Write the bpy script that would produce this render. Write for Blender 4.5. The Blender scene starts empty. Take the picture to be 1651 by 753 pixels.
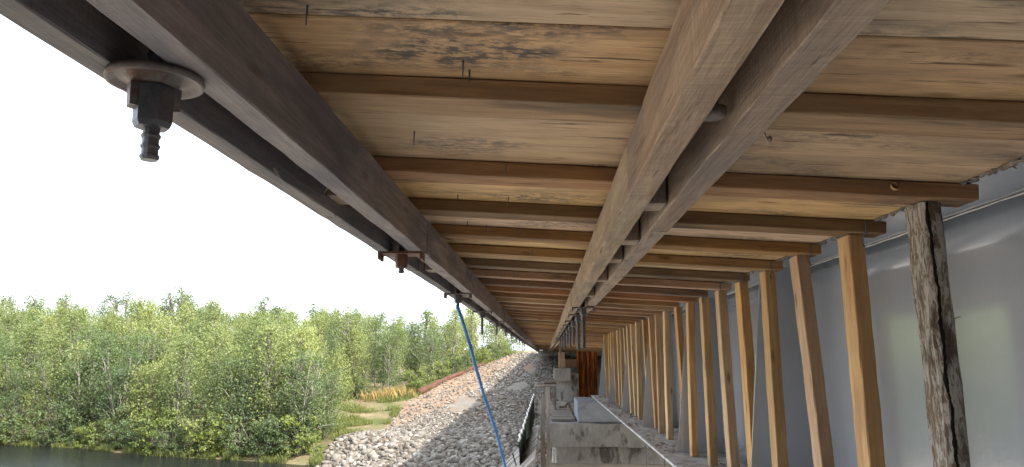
import bpy, bmesh, math, random
import numpy as np
from mathutils import Vector, Matrix, Euler, noise as mnoise

S = bpy.context.scene
C = S.collection
R = math.radians
H = 4.5                                   # camera height above the river

# ------------------------------------------------------------------ camera
cam_d = bpy.data.cameras.new('camera'); cam = bpy.data.objects.new('camera', cam_d); C.objects.link(cam)
cam.location = (0, 0, H); cam.rotation_euler = Euler((R(90 + 9.439), 0, R(2.565)), 'XYZ')
cam_d.sensor_width = 36; cam_d.lens = 36 * 1200 / 1651; cam_d.clip_start = 0.05; cam_d.clip_end = 3000
S.camera = cam

# ------------------------------------------------------------------ sky, sun, exposure
SUN_EL, SUN_AZ = R(38), R(128)            # azimuth clockwise from +Y: from the right, behind the camera
sd = Vector((math.sin(SUN_AZ) * math.cos(SUN_EL), math.cos(SUN_AZ) * math.cos(SUN_EL), math.sin(SUN_EL)))
W = bpy.data.worlds.new('World'); S.world = W; W.use_nodes = True
wn = W.node_tree; wn.nodes.clear()
sky = wn.nodes.new('ShaderNodeTexSky'); sky.sky_type = 'NISHITA'; sky.sun_disc = False
sky.sun_elevation = SUN_EL; sky.sun_rotation = SUN_AZ; sky.dust_density = 4.0; sky.air_density = 1.0; sky.ozone_density = 1.0
bg = wn.nodes.new('ShaderNodeBackground'); bg.inputs[1].default_value = 0.15
wo = wn.nodes.new('ShaderNodeOutputWorld')
wtc = wn.nodes.new('ShaderNodeTexCoord'); wnz = wn.nodes.new('ShaderNodeTexNoise'); wnz.inputs['Scale'].default_value = 2.2; wnz.inputs['Detail'].default_value = 5
wrp = wn.nodes.new('ShaderNodeMapRange'); wrp.inputs[1].default_value = .3; wrp.inputs[2].default_value = .7; wrp.inputs[3].default_value = .62; wrp.inputs[4].default_value = .85
wmx = wn.nodes.new('ShaderNodeMix'); wmx.data_type = 'RGBA'; wmx.inputs[7].default_value = (4.4, 4.75, 5.25, 1)      # thin white cloud veil
wn.links.new(wtc.outputs['Generated'], wnz.inputs['Vector']); wn.links.new(wnz.outputs[0], wrp.inputs[0]); wn.links.new(wrp.outputs[0], wmx.inputs[0])
wn.links.new(sky.outputs[0], wmx.inputs[6]); wn.links.new(wmx.outputs[2], bg.inputs[0]); wn.links.new(bg.outputs[0], wo.inputs[0])
sl = bpy.data.lights.new('sun', 'SUN'); sl.energy = 2.7; sl.angle = R(1.5); sl.color = (1, .94, .84)
so = bpy.data.objects.new('sun', sl); C.objects.link(so); so.rotation_euler = sd.to_track_quat('Z', 'Y').to_euler()
S.view_settings.view_transform = 'Standard'; S.view_settings.look = 'None'
S.view_settings.exposure = 2.15; S.view_settings.gamma = 1; S.view_settings.use_curve_mapping = False
S.render.engine = 'CYCLES'
S.cycles.use_denoising = True; S.cycles.max_bounces = 10; S.cycles.diffuse_bounces = 6; S.cycles.glossy_bounces = 4
S.cycles.transmission_bounces = 4; S.cycles.transparent_max_bounces = 6; S.cycles.caustics_reflective = False

rnd = random.Random(7)

# ------------------------------------------------------------------ node helpers
class NT:
    def __init__(s, name):
        s.m = bpy.data.materials.new(name); s.m.use_nodes = True; s.t = s.m.node_tree; s.t.nodes.clear()
        s.out = s.t.nodes.new('ShaderNodeOutputMaterial')
    def n(s, typ, ins=None, **kw):
        nd = s.t.nodes.new('ShaderNode' + typ)
        for k, v in kw.items(): setattr(nd, k, v)
        for k, v in (ins or {}).items(): s.put(nd.inputs[k], v)
        return nd
    def put(s, sock, v):
        if hasattr(v, 'is_output'): s.t.links.new(v, sock)
        elif hasattr(v, 'outputs'): s.t.links.new(v.outputs[0], sock)
        else: sock.default_value = v
    def math(s, op, a, b=0.0, c=None):
        d = {0: a, 1: b}
        if c is not None: d[2] = c
        return s.n('Math', d, operation=op).outputs[0]
    def vmath(s, op, a, b): return s.n('VectorMath', {0: a, 1: b}, operation=op).outputs[0]
    def noise(s, vec, scale=1, detail=4, rough=.55, dist=0):
        return s.n('TexNoise', {'Vector': vec, 'Scale': scale, 'Detail': detail, 'Roughness': rough, 'Distortion': dist}).outputs[0]
    def ramp(s, f, stops, interp='LINEAR'):
        nd = s.n('ValToRGB', {0: f}); cr = nd.color_ramp; cr.interpolation = interp
        while len(cr.elements) > 1: cr.elements.remove(cr.elements[-1])
        for i, (p, c) in enumerate(stops):
            e = cr.elements[0] if i == 0 else cr.elements.new(p)
            e.position = p
            if isinstance(c, (int, float)): c = (c, c, c)
            e.color = (*c, 1) if len(c) == 3 else c
        return nd.outputs[0]
    def mix(s, f, a, b, blend='MIX'):
        nd = s.n('Mix', data_type='RGBA', blend_type=blend)
        def fix(v): return (*v, 1) if isinstance(v, tuple) and len(v) == 3 else v
        s.put(nd.inputs[0], f); s.put(nd.inputs[6], fix(a)); s.put(nd.inputs[7], fix(b))
        return nd.outputs[2]
    def bump(s, h, strength=.3, dist=.01, normal=None):
        d = {'Strength': strength, 'Distance': dist, 'Height': h}
        if normal is not None: d['Normal'] = normal
        return s.n('Bump', d).outputs[0]
    def done(s, col, rough=.8, bump=None, spec=.3, metal=0.0, **extra):
        if isinstance(col, tuple): col = (*col, 1) if len(col) == 3 else col
        ins = {'Base Color': col, 'Roughness': rough, 'Specular IOR Level': spec, 'Metallic': metal}
        ins.update(extra)
        if bump is not None: ins['Normal'] = bump
        b = s.n('BsdfPrincipled', ins); s.t.links.new(b.outputs[0], s.out.inputs[0]); return s.m

def objvec(T, spread=1.0):
    """object coordinates shifted by a per-object random amount"""
    tc = T.n('TexCoord').outputs['Object']; r = T.n('ObjectInfo').outputs['Random']
    off = T.n('CombineXYZ', {0: T.math('MULTIPLY', r, 37.3 * spread), 1: T.math('MULTIPLY', r, 91.7 * spread), 2: T.math('MULTIPLY', r, 53.9 * spread)}).outputs[0]
    return T.vmath('ADD', tc, off), r

def wood(name, light, dark, stain, stain_lo=.52, stain_hi=.72, stain_amt=.6, grain=20, knots=.5, saw=.4, val=(.75, 1.15), rough=.75, bstr=.5, streak=0.0, mould=0.0, hue=.02, slo=.66, fmul=.4, sawcol=0.0, face_shade=None):
    T = NT(name); v, r = objvec(T)
    g = T.noise(T.vmath('MULTIPLY', v, (1.8, grain, grain)), 1, 7, .66, 1.1)
    fine = T.noise(T.vmath('MULTIPLY', v, (11, 210, 210)), 1, 4, .65)
    bl = T.noise(T.vmath('MULTIPLY', v, (1.6, 6, 6)), 1, 5, .6, .5)
    sw = T.noise(T.vmath('MULTIPLY', v, (150, 5, 5)), 1, 4, .7, .8)
    col = T.mix(T.ramp(g, [(.34, 0), (.62, 1)]), dark, light)
    col = T.mix(fmul, col, T.ramp(fine, [(.32, .5), (.68, 1.35)]), 'MULTIPLY')
    if sawcol: col = T.mix(sawcol, col, T.ramp(sw, [(.35, .45), (.65, 1.35)]), 'MULTIPLY')
    col = T.mix(T.math('MULTIPLY', T.ramp(bl, [(stain_lo, 0), (stain_hi, 1)]), stain_amt), col, stain)
    if streak:
        st = T.noise(T.vmath('MULTIPLY', v, (3.4, 58, 58)), 1, 5, .62, .35)
        col = T.mix(T.math('MULTIPLY', T.ramp(st, [(slo, 0), (slo + .045, 1)]), streak), col, (.09, .055, .035))
    if mould:
        mo = T.noise(T.vmath('MULTIPLY', v, (2.2, 5, 5)), 1, 3, .5)
        sp = T.noise(T.vmath('MULTIPLY', v, (28, 60, 60)), 1, 4, .7)
        k = T.math('MULTIPLY', T.ramp(mo, [(.50, 0), (.66, 1)]), T.ramp(sp, [(.42, 0), (.58, 1)]))
        col = T.mix(T.math('MULTIPLY', k, mould), col, (.06, .06, .062))
    if face_shade:                                   # painted shade: the camera-facing side of each timber is tinted darker brown
        sgn, shade_col, amt = face_shade
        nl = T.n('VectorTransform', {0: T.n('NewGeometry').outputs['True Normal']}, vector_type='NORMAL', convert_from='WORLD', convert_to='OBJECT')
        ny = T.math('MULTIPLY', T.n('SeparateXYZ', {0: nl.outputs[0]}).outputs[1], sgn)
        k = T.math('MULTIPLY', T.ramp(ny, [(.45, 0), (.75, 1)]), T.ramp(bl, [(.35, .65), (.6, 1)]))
        col = T.mix(T.math('MULTIPLY', k, amt), col, T.mix(T.ramp(g, [(.34, 0), (.62, 1)]), tuple(c * .62 for c in shade_col), shade_col))
    if knots:
        vo = T.n('TexVoronoi', {'Vector': T.vmath('MULTIPLY', v, (3.1, 11, 11)), 'Scale': 1.0, 'Randomness': 1.0}).outputs['Distance']
        col = T.mix(T.math('MULTIPLY', T.ramp(vo, [(.06, 1), (.16, 0)]), knots), col, (.07, .035, .018))
    hs = T.n('HueSaturation', {'Hue': T.math('ADD', T.math('MULTIPLY', T.math('FRACT', T.math('MULTIPLY', r, 17.7)), hue), .5 - hue / 2),
                               'Saturation': T.math('ADD', T.math('MULTIPLY', T.math('FRACT', T.math('MULTIPLY', r, 7.3)), .35), .78),
                               'Value': T.math('ADD', T.math('MULTIPLY', T.math('FRACT', T.math('MULTIPLY', r, 31.1)), val[1] - val[0]), val[0]), 'Color': col}).outputs[0]
    hgt = T.math('ADD', T.math('ADD', T.math('MULTIPLY', g, .8), T.math('MULTIPLY', fine, .5)), T.math('MULTIPLY', sw, saw))
    return T.done(hs, rough, T.bump(hgt, bstr, .004), .25)

M = {}
M['ply'] = wood('sheathing_wood', (.66, .45, .24), (.51, .32, .16), (.25, .165, .105), .49, .68, .8, grain=26, knots=.6, saw=.1, val=(.78, 1.1), rough=.62, bstr=.35, streak=.85, mould=.9, slo=.615)
M['joist'] = wood('joist_wood', (.42, .255, .13), (.25, .14, .07), (.075, .06, .052), .50, .66, .8, grain=26, knots=.6, val=(.6, 1.2), streak=.5, hue=.035, face_shade=(-1, (.33, .19, .09), .65))
M['waler'] = wood('rough_sawn_waler_wood', (.43, .335, .245), (.27, .195, .14), (.19, .17, .16), .48, .66, .6, sawcol=.28, grain=24, knots=.5, saw=.9, val=(.8, 1.08), bstr=1.0, streak=.6, slo=.62)
M['waler_out'] = wood('weathered_waler_wood', (.30, .265, .255), (.165, .15, .155), (.095, .098, .12), .46, .66, .7, sawcol=.12, grain=20, knots=.5, saw=.6, val=(.8, 1.1), bstr=.7, streak=.3)
M['post'] = wood('raw_pine', (.68, .45, .215), (.49, .29, .125), (.28, .155, .075), .54, .74, .6, grain=24, knots=.7, saw=.8, val=(.8, 1.12), bstr=.5, streak=.25, hue=.02, face_shade=(1, (.42, .24, .105), .75))
M['grey_plank'] = wood('grey_plank_wood', (.34, .30, .265), (.22, .19, .165), (.13, .12, .115), .48, .66, .6, grain=22, knots=.3, val=(.75, 1.15))
M['old_post'] = None

def m_old_post():
    T = NT('weathered_flaking_timber'); v, r = objvec(T)
    g = T.noise(T.vmath('MULTIPLY', v, (4, 55, 55)), 1, 6, .7, 1.0)
    p = T.noise(T.vmath('MULTIPLY', v, (20, 70, 70)), 1, 6, .75, .6)
    q = T.noise(T.vmath('MULTIPLY', v, (5, 16, 16)), 1, 5, .65)
    col = T.mix(T.ramp(g, [(.3, 0), (.66, 1)]), (.07, .052, .04), (.25, .19, .135))
    col = T.mix(T.ramp(p, [(.46, 0), (.54, 1)]), col, (.42, .40, .365))
    col = T.mix(T.ramp(q, [(.54, 0), (.66, .85)]), col, (.07, .05, .038))
    sx = T.n('SeparateXYZ', {0: T.n('TexCoord').outputs['Object']})
    wob = T.noise(T.n('CombineXYZ', {0: T.math('MULTIPLY', sx.outputs[0], 9)}).outputs[0], 1, 4, .6)
    dd = T.math('ABSOLUTE', T.math('SUBTRACT', sx.outputs[2], T.math('ADD', T.math('MULTIPLY', T.math('SUBTRACT', wob, .5), .03), -.012)))
    wid = T.math('MULTIPLY', T.ramp(T.noise(T.n('CombineXYZ', {0: T.math('MULTIPLY', sx.outputs[0], 16)}).outputs[0], 1, 3, .6), [(.3, .2), (.7, 1)]), .008)
    ck = T.math('MULTIPLY', T.math('LESS_THAN', dd, wid), T.math('GREATER_THAN', sx.outputs[1], .03))
    col = T.mix(ck, col, (.015, .012, .01))
    h = T.math('SUBTRACT', T.math('ADD', g, T.math('MULTIPLY', p, .8)), T.math('MULTIPLY', ck, 1.2))
    return T.done(col, .85, T.bump(h, .9, .008), .2)
M['old_post'] = m_old_post()

def m_paint():
    T = NT('grey_paint'); tc = T.n('TexCoord').outputs['Object']
    a = T.noise(tc, 55, 3, .5); b = T.noise(tc, 2.2, 4, .55); c = T.noise(tc, 5.5, 5, .6, .4)
    d = T.noise(T.vmath('MULTIPLY', tc, (1, 3.6, .6)), 1.6, 4, .55)
    col = T.mix(T.ramp(b, [(.3, 0), (.7, 1)]), (.33, .365, .43), (.385, .42, .485))
    h = T.math('ADD', T.math('MULTIPLY', a, T.ramp(c, [(.46, .0), (.62, .5)])), T.math('MULTIPLY', d, 2.2))
    return T.done(col, T.ramp(c, [(.3, .16), (.75, .28)]), T.bump(h, .16, .012), .6, **{'Coat Weight': 1.0, 'Coat Roughness': .11, 'Coat IOR': 2.0})
M['paint'] = m_paint()
def m_flange():
    T = NT('dusty_grey_paint'); tc = T.n('TexCoord').outputs['Object']
    a = T.noise(tc, 9, 6, .65); b = T.noise(tc, 40, 4, .6)
    col = T.mix(T.ramp(a, [(.42, 0), (.62, 1)]), (.55, .56, .58), (.30, .28, .25))
    col = T.mix(T.ramp(b, [(.6, 0), (.72, .7)]), col, (.13, .11, .09))
    return T.done(col, .6, T.bump(T.math('ADD', a, b), .4, .006), .35)
M['flange'] = m_flange()

def m_simple(name, c1, c2, scale, rough=.8, bstr=.4, bdist=.01, spec=.3, metal=0.0, c3=None, s3=3.0, thr=(.55, .65), stretch=(1, 1, 1), detail=6):
    T = NT(name); v, r = objvec(T); v = T.vmath('MULTIPLY', v, stretch)
    a = T.noise(v, scale, detail, .62, .3); b = T.noise(v, scale * 7, 4, .6)
    col = T.mix(T.ramp(a, [(.32, 0), (.68, 1)]), c1, c2)
    col = T.mix(.35, col, T.ramp(b, [(.3, .6), (.7, 1.3)]), 'MULTIPLY')
    if c3: col = T.mix(T.ramp(T.noise(v, s3, 5, .6, .6), [(thr[0], 0), (thr[1], 1)]), col, c3)
    hs = T.n('HueSaturation', {'Value': T.math('ADD', T.math('MULTIPLY', r, .3), .85), 'Color': col}).outputs[0]
    return T.done(hs, rough, T.bump(T.math('ADD', a, T.math('MULTIPLY', b, .5)), bstr, bdist), spec, metal)
M['steel'] = m_simple('dark_rod_steel', (.09, .095, .115), (.16, .16, .175), 30, .5, .4, .003, .5, .6)
M['plate'] = m_simple('rusty_plate_steel', (.13, .115, .11), (.22, .185, .17), 25, .6, .4, .003, .4, .4, c3=(.10, .045, .03), s3=14)
M['plate_red'] = m_simple('rust_brown_steel', (.13, .06, .04), (.21, .10, .07), 25, .65, .4, .003, .4, .3)
M['concrete'] = m_simple('pier_concrete', (.24, .235, .23), (.37, .36, .345), 1.6, .9, .5, .02, .2, c3=(.105, .10, .09), s3=2.4, thr=(.52, .62), stretch=(1.6, 1.6, .7))
M['concrete_new'] = m_simple('smooth_grey_concrete', (.24, .26, .29), (.32, .34, .37), 1.2, .85, .3, .02, .25, c3=(.19, .20, .22), s3=3.0, thr=(.56, .7))
M['stone'] = m_simple('river_stone', (.105, .093, .078), (.205, .188, .165), 1.8, .85, .4, .02, .3)
M['gravel'] = m_simple('gravel_ground', (.11, .098, .083), (.20, .18, .155), 3.2, .95, .8, .05, .2, c3=(.16, .115, .08), s3=.35, thr=(.5, .62))
M['sand'] = m_simple('pale_gravel', (.40, .355, .29), (.52, .47, .395), 2.0, .95, .6, .04, .2)
M['dirt'] = m_simple('brown_dirt', (.15, .10, .065), (.25, .175, .12), 1.4, .95, .8, .05, .2, c3=(.12, .085, .06), s3=1.5)
M['mesh'] = m_simple('green_netting', (.03, .06, .05), (.07, .11, .09), 6, .8, .6, .02, .2, stretch=(1, 5, .5))
M['white'] = m_simple('white_strip', (.62, .62, .6), (.75, .75, .73), 6, .7, .2, .004)
M['sealant'] = m_simple('sealant_foam', (.10, .085, .07), (.24, .21, .18), 30, .9, .6, .006)
M['bark'] = m_simple('red_brown_bark', (.06, .03, .022), (.13, .062, .042), 5, .9, .9, .03, .2, stretch=(.4, 1, 1))
M['trunk'] = m_simple('pale_birch_bark', (.15, .135, .115), (.30, .28, .25), 7, .9, .4, .01, .2, c3=(.06, .05, .045), s3=9, thr=(.58, .66))
M['litter'] = m_simple('dry_litter', (.16, .12, .08), (.30, .24, .17), 40, .95, .3, .003)
M['slab'] = m_simple('deck_concrete', (.36, .35, .33), (.42, .41, .39), 2, .9, .3, .01)

def m_rust():
    T = NT('rusty_sheet_steel'); tc = T.n('TexCoord').outputs['Object']
    a = T.noise(T.vmath('MULTIPLY', tc, (14, 14, 2.2)), 1, 6, .65, .6); b = T.noise(T.vmath('MULTIPLY', tc, (6, 6, 1)), 1.5, 4, .6)
    col = T.ramp(a, [(.3, (.055, .02, .01)), (.48, (.20, .065, .02)), (.62, (.38, .13, .03)), (.75, (.5, .24, .08))])
    col = T.mix(T.ramp(b, [(.5, 0), (.66, .85)]), col, (.045, .025, .018))
    return T.done(col, .85, T.bump(a, .6, .01), .3)
M['rust'] = m_rust()

def m_leaf(name, c1, c2, trans=.35):
    T = NT(name); r = T.n('ObjectInfo').outputs['Random']; geo = T.n('NewGeometry').outputs['Random Per Island']
    k = T.math('ADD', T.math('MULTIPLY', r, .75), T.math('MULTIPLY', geo, .25))
    col = T.mix(k, c1, c2)
    d = T.n('BsdfPrincipled', {'Base Color': col, 'Roughness': .5, 'Specular IOR Level': .35})
    t = T.n('BsdfTranslucent', {'Color': T.mix(.5, col, (.22, .30, .04), 'MIX')})
    mx = T.n('MixShader', {0: trans}); T.t.links.new(d.outputs[0], mx.inputs[1]); T.t.links.new(t.outputs[0], mx.inputs[2])
    T.t.links.new(mx.outputs[0], T.out.inputs[0]); return T.m
M['leaf'] = m_leaf('birch_leaves', (.06, .10, .045), (.27, .295, .095))
M['leaf_d'] = m_leaf('dark_willow_leaves', (.065, .10, .045), (.115, .15, .065))
M['leaf_y'] = m_leaf('yellow_green_leaves', (.125, .165, .04), (.18, .21, .055))
M['grass'] = m_leaf('bank_grass_blades', (.075, .105, .03), (.165, .175, .055))
M['flower'] = m_leaf('fireweed_stalks', (.22, .085, .06), (.27, .21, .075), .2)

def m_ground():
    T = NT('grassy_ground'); tc = T.n('TexCoord').outputs['Object']
    a = T.noise(tc, .6, 6, .65); b = T.noise(tc, 3, 5, .65)
    col = T.mix(T.ramp(a, [(.4, 0), (.6, 1)]), (.075, .095, .03), (.20, .15, .095))
    col = T.mix(T.ramp(b, [(.5, 0), (.7, .6)]), col, (.11, .08, .05))
    return T.done(col, .95, T.bump(b, .8, .08), .1)
M['ground'] = m_ground()
def m_water():
    T = NT('river_water'); tc = T.n('TexCoord').outputs['Object']
    a = T.noise(T.vmath('MULTIPLY', tc, (1, 2.2, 1)), 1.7, 4, .55, .4); b = T.noise(T.vmath('MULTIPLY', tc, (1, 1.8, 1)), 7, 3, .5)
    return T.done((.008, .010, .012), .12, T.bump(T.math('ADD', a, T.math('MULTIPLY', b, .4)), .6, .10), .3)
M['water'] = m_water()
def m_rope():
    T = NT('blue_rope'); tc = T.n('TexCoord').outputs['Object']; a = T.noise(tc, 60, 3, .6)
    return T.done(T.mix(a, (.03, .13, .40), (.07, .26, .62)), .6, T.bump(a, .5, .003), .3)
M['rope'] = m_rope()

# ------------------------------------------------------------------ object helpers
def link(o, parent=None):
    C.objects.link(o)
    if parent is not None: o.parent = parent
    return o
def wloc(o):
    v = Vector(o.location)
    while o.parent is not None: o = o.parent; v += Vector(o.location)
    return v
def tag(o, label=None, cat=None, group=None, kind=None):
    for k, v in (('label', label), ('category', cat), ('group', group), ('kind', kind)):
        if v is not None: o[k] = v
    return o
def thing(name, loc, label, cat, group=None):
    o = bpy.data.objects.new(name, None); o.location = loc; o.empty_display_size = .1
    return tag(link(o), label, cat, group)
def from_data(name, verts, faces, mat, parent=None, loc=(0, 0, 0), smooth=False, local=False):
    """verts in world coordinates (unless local); the object's origin goes to loc"""
    L = Vector(loc); me = bpy.data.meshes.new(name)
    me.from_pydata([tuple(v) if local else tuple(Vector(v) - L) for v in verts], [], faces)
    if smooth: me.polygons.foreach_set('use_smooth', [True] * len(me.polygons))
    me.materials.append(mat); me.update()
    return place(name, me, L, parent)
def place(name, me, L, parent=None, rot=None):
    o = bpy.data.objects.new(name, me); link(o, parent)
    o.location = Vector(L) - (wloc(parent) if parent is not None else Vector())
    if rot is not None: o.rotation_euler = rot
    return o

def timber_mesh(name, L, w, h, mat, seed=0, segs=6, jit=.0015, cham=.0025, bow=0.0):
    """sawn timber along local X, centred on its section, with chamfered, slightly wandering edges"""
    q = random.Random(seed); vs, fs = [], []
    sec = [(-w/2+cham, -h/2), (w/2-cham, -h/2), (w/2, -h/2+cham), (w/2, h/2-cham), (w/2-cham, h/2), (-w/2+cham, h/2), (-w/2, h/2-cham), (-w/2, -h/2+cham)]
    for i in range(segs + 1):
        t = i / segs; b = bow * math.sin(math.pi * t)
        for (y, z) in sec: vs.append((t * L, y + q.uniform(-jit, jit) + b, z + q.uniform(-jit, jit) + b * .4))
    for i in range(segs):
        for k in range(8):
            a = i * 8 + k; b2 = i * 8 + (k + 1) % 8; fs.append((a, b2, b2 + 8, a + 8))
    fs.append(tuple(range(7, -1, -1))); fs.append(tuple(segs * 8 + k for k in range(8)))
    me = bpy.data.meshes.new(name); me.from_pydata(vs, [], fs); me.materials.append(mat); me.update(); return me
def axis_rot(p0, p1, up=(0, 0, 1)):
    x = (Vector(p1) - Vector(p0)).normalized(); u = Vector(up); y = u.cross(x).normalized(); z = x.cross(y)
    return Matrix((x, y, z)).transposed().to_euler()
def timber(name, p0, p1, w, h, mat, parent=None, up=(0, 0, 1), seed=0, segs=6, jit=.0015, cham=.004, bow=0.0):
    p0, p1 = Vector(p0), Vector(p1)
    return place(name, timber_mesh(name, (p1 - p0).length, w, h, mat, seed, segs, jit, cham, bow), p0, parent, axis_rot(p0, p1, up))
def box(name, lo, hi, mat, parent=None, bev=.0, loc=None):
    lo, hi = Vector(lo), Vector(hi); bm = bmesh.new(); bmesh.ops.create_cube(bm, size=1)
    ce = (lo + hi) / 2; L = Vector(loc) if loc is not None else ce
    for v in bm.verts: v.co = Vector((v.co[i] * (hi[i] - lo[i]) for i in range(3))) + ce - L
    if bev: bmesh.ops.bevel(bm, geom=bm.edges[:] + bm.verts[:], offset=bev, segments=2, affect='EDGES', profile=.5)
    me = bpy.data.meshes.new(name); bm.to_mesh(me); bm.free(); me.materials.append(mat)
    return place(name, me, L, parent)
def rough_block(name, lo, hi, mat, parent=None, n=.35, amp=.02, seed=0):
    """a cast block with uneven faces and worn edges"""
    lo, hi = Vector(lo), Vector(hi); ce = (lo + hi) / 2; bm = bmesh.new(); bmesh.ops.create_cube(bm, size=1)
    for v in bm.verts: v.co = Vector((v.co[i] * (hi[i] - lo[i]) for i in range(3)))
    bmesh.ops.bevel(bm, geom=bm.edges[:] + bm.verts[:], offset=amp * 1.2, segments=2, affect='EDGES', profile=.5)
    for _ in range(4):
        es = [e for e in bm.edges if e.calc_length() > n]
        if not es: break
        bmesh.ops.subdivide_edges(bm, edges=es, cuts=1, use_grid_fill=True)
    for v in bm.verts: v.co += mnoise.noise_vector(v.co * 2.3 + Vector((seed, 0, 0))) * amp
    me = bpy.data.meshes.new(name); bm.to_mesh(me); bm.free(); me.materials.append(mat)
    return place(name, me, ce, parent)
def lathe(prof, n, cx=0, cy=0):
    vs, fs = [], []
    for (r, z) in prof:
        for k in range(n): a = 2 * math.pi * k / n; vs.append((cx + r * math.cos(a), cy + r * math.sin(a), z))
    for i in range(len(prof) - 1):
        for k in range(n): fs.append((i*n+k, i*n+(k+1) % n, (i+1)*n+(k+1) % n, (i+1)*n+k))
    fs.append(tuple(range(n - 1, -1, -1))); m = (len(prof) - 1) * n; fs.append(tuple(range(m, m + n)))
    return vs, fs
def tube(pts, rad, n=8, lobes=0, twist=0.0):
    vs, fs = [], []; pts = [Vector(p) for p in pts]
    for i, p in enumerate(pts):
        d = (pts[min(i+1, len(pts)-1)] - pts[max(i-1, 0)]).normalized()
        a = d.cross(Vector((.3, .9, .1))).normalized(); b = d.cross(a); r = rad(i / (len(pts) - 1)) if callable(rad) else rad
        for k in range(n):
            t = 2 * math.pi * k / n; rr = r * (1 + (.14 * math.cos(lobes * t + twist * i) if lobes else 0))
            vs.append(p + a * math.cos(t) * rr + b * math.sin(t) * rr)
    for i in range(len(pts) - 1):
        for k in range(n): fs.append((i*n+k, i*n+(k+1) % n, (i+1)*n+(k+1) % n, (i+1)*n+k))
    fs.append(tuple(range(n - 1, -1, -1))); m = (len(pts) - 1) * n; fs.append(tuple(range(m, m + n)))
    return vs, fs

# soffit plane of the cantilever (heights relative to the camera; it falls towards the girder)
FALL = .06
def Zs(x): return .545 - FALL * (x - .25)         # underside of the sheathing
JH, JW = .045, .115                               # joist thickness, width (laid flat)
def Zj(x): return Zs(x) - JH
XE, XW = 1.190, 1.440                             # top flange edge, web face
ZF = -.77                                         # top of bottom flange
GY0, GY1 = -7.0, 15.7                             # girder ends
DY1 = 57.0                                        # far end of the deck

# ------------------------------------------------------------------ river and terrain
xs = np.concatenate([np.arange(-170, -40, 5.0), np.arange(-40, -12, 1.0), np.arange(-12, 8, .4), np.arange(8, 40, 2.5), [60, 120]])
ys = np.concatenate([np.arange(16, 26, 1.5), np.arange(26, 62, .45), np.arange(62, 100, 2.0), np.arange(100, 190, 8.0)])
CP = np.array([  # control points x, y, z of the banks
 (-60,46,0),(-28.7,39.1,0),(-23.7,37.7,0),(-18,34.9,0),(-12.2,33.1,0),(-9.1,32,0),(-6,30.3,0),(-2.5,28,0),(2,26,0),(10,24.5,0),(30,24,0),(-110,60,0),
 (-60,40,-1.5),(-28,34,-1.5),(-12,28,-1.3),(-4,24,-1.3),(6,20,-1.3),(30,18,-1.5),(-110,50,-1.5),(-60,16,-2.5),(0,14,-2),(-25,18,-2.2),(-110,16,-3),
 (-60,49,.6),(-28.5,41,.5),(-18,37,.55),(-12,35.5,.6),
 (-9,34.6,.95),(-6.8,35,1.0),(-4.2,33.4,.95),(-1.5,31.5,1.0),(2,30,1.1),(8,29,1.2),
 (-7.9,39,.85),(-4.9,36.6,.9),(-2.3,34,1.1),
 (-1.9,44,2.15),(-5,43,1.85),(-1.4,52,3.55),(-.5,57.4,4.55),(0,60,4.9),(-2.4,59.5,4.75),(4,57,4.55),(4,44,2.3),(6,60,4.9),(10,50,3.3),
 (-7.8,48,2.2),(-5.4,54,3.5),(-9.6,42,.95),(-11.6,46,1.6),(-8.8,50,2.2),(-6.5,57,3.4),(-4,63,4.2),
 (0,75,4.95),(6,75,4.95),(0,110,4.95),(-8,72,3.0),(-15,75,3.0),(-14,58,2.2),(-20,50,1.9),(-30,50,1.7),(-35,70,4.2),(-60,70,4.2),(-60,58,2.4),(-20,62,2.9),
 (-110,90,6),(-40,100,5.5),(-15,110,4.5),(20,70,4.9),(20,110,4.9),(60,60,4),(60,120,5),(60,30,1),(-60,130,6),(-170,100,6),(-170,180,7),(0,190,6),(120,190,6),(120,60,4)], float)
def fit():
    P = CP[:, :2]; n = len(P)
    d = np.linalg.norm(P[:, None] - P[None], axis=2)
    A = np.zeros((n + 3, n + 3)); A[:n, :n] = d + np.eye(n) * -.4; A[:n, n] = 1; A[:n, n+1:] = P; A[n, :n] = 1; A[n+1:, :n] = P.T
    return np.linalg.solve(A, np.concatenate([CP[:, 2], np.zeros(3)]))
WT = fit()
def hgt(X, Y):
    X = np.asarray(X, float); Y = np.asarray(Y, float); sh = X.shape; q = np.stack([X.ravel(), Y.ravel()], 1)
    d = np.linalg.norm(q[:, None] - CP[None, :, :2], axis=2)
    z = d @ WT[:len(CP)] + WT[len(CP)] + q @ WT[len(CP)+1:]
    z += .05 * np.sin(q[:, 0] * 1.3 + 2 * np.sin(q[:, 1] * .7)) * np.clip(z, 0, 1)
    return z.reshape(sh)
def h1(x, y): return float(hgt(np.array([x]), np.array([y]))[0])
def inpoly(x, y, poly):
    c = False; j = len(poly) - 1
    for i in range(len(poly)):
        (xi, yi), (xj, yj) = poly[i], poly[j]
        if (yi > y) != (yj > y) and x < (xj - xi) * (y - yi) / (yj - yi) + xi: c = not c
        j = i
    return c
ROCK = [(-9.6, 31.0), (-9.7, 34.0), (-8.3, 39.0), (-5.6, 43.5), (-4.4, 48), (-3.0, 54), (-1.9, 60.5), (30, 60.5), (30, 20), (4, 22), (-2, 26), (-6, 29)]
DIRT = [(-8.3, 39.0), (-8.6, 42), (-8.2, 47), (-6.2, 54), (-3, 60.5), (-1.9, 60.5), (-3.0, 54), (-4.4, 48), (-5.6, 43.5)]
MEADOW = [(-9.7, 34.6), (-8.2, 39), (-8.5, 47), (-10.5, 49.5), (-14, 48), (-13.6, 43), (-11, 38)]
GX, GY = np.meshgrid(xs, ys, indexing='ij'); GZ = hgt(GX, GY)
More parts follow.
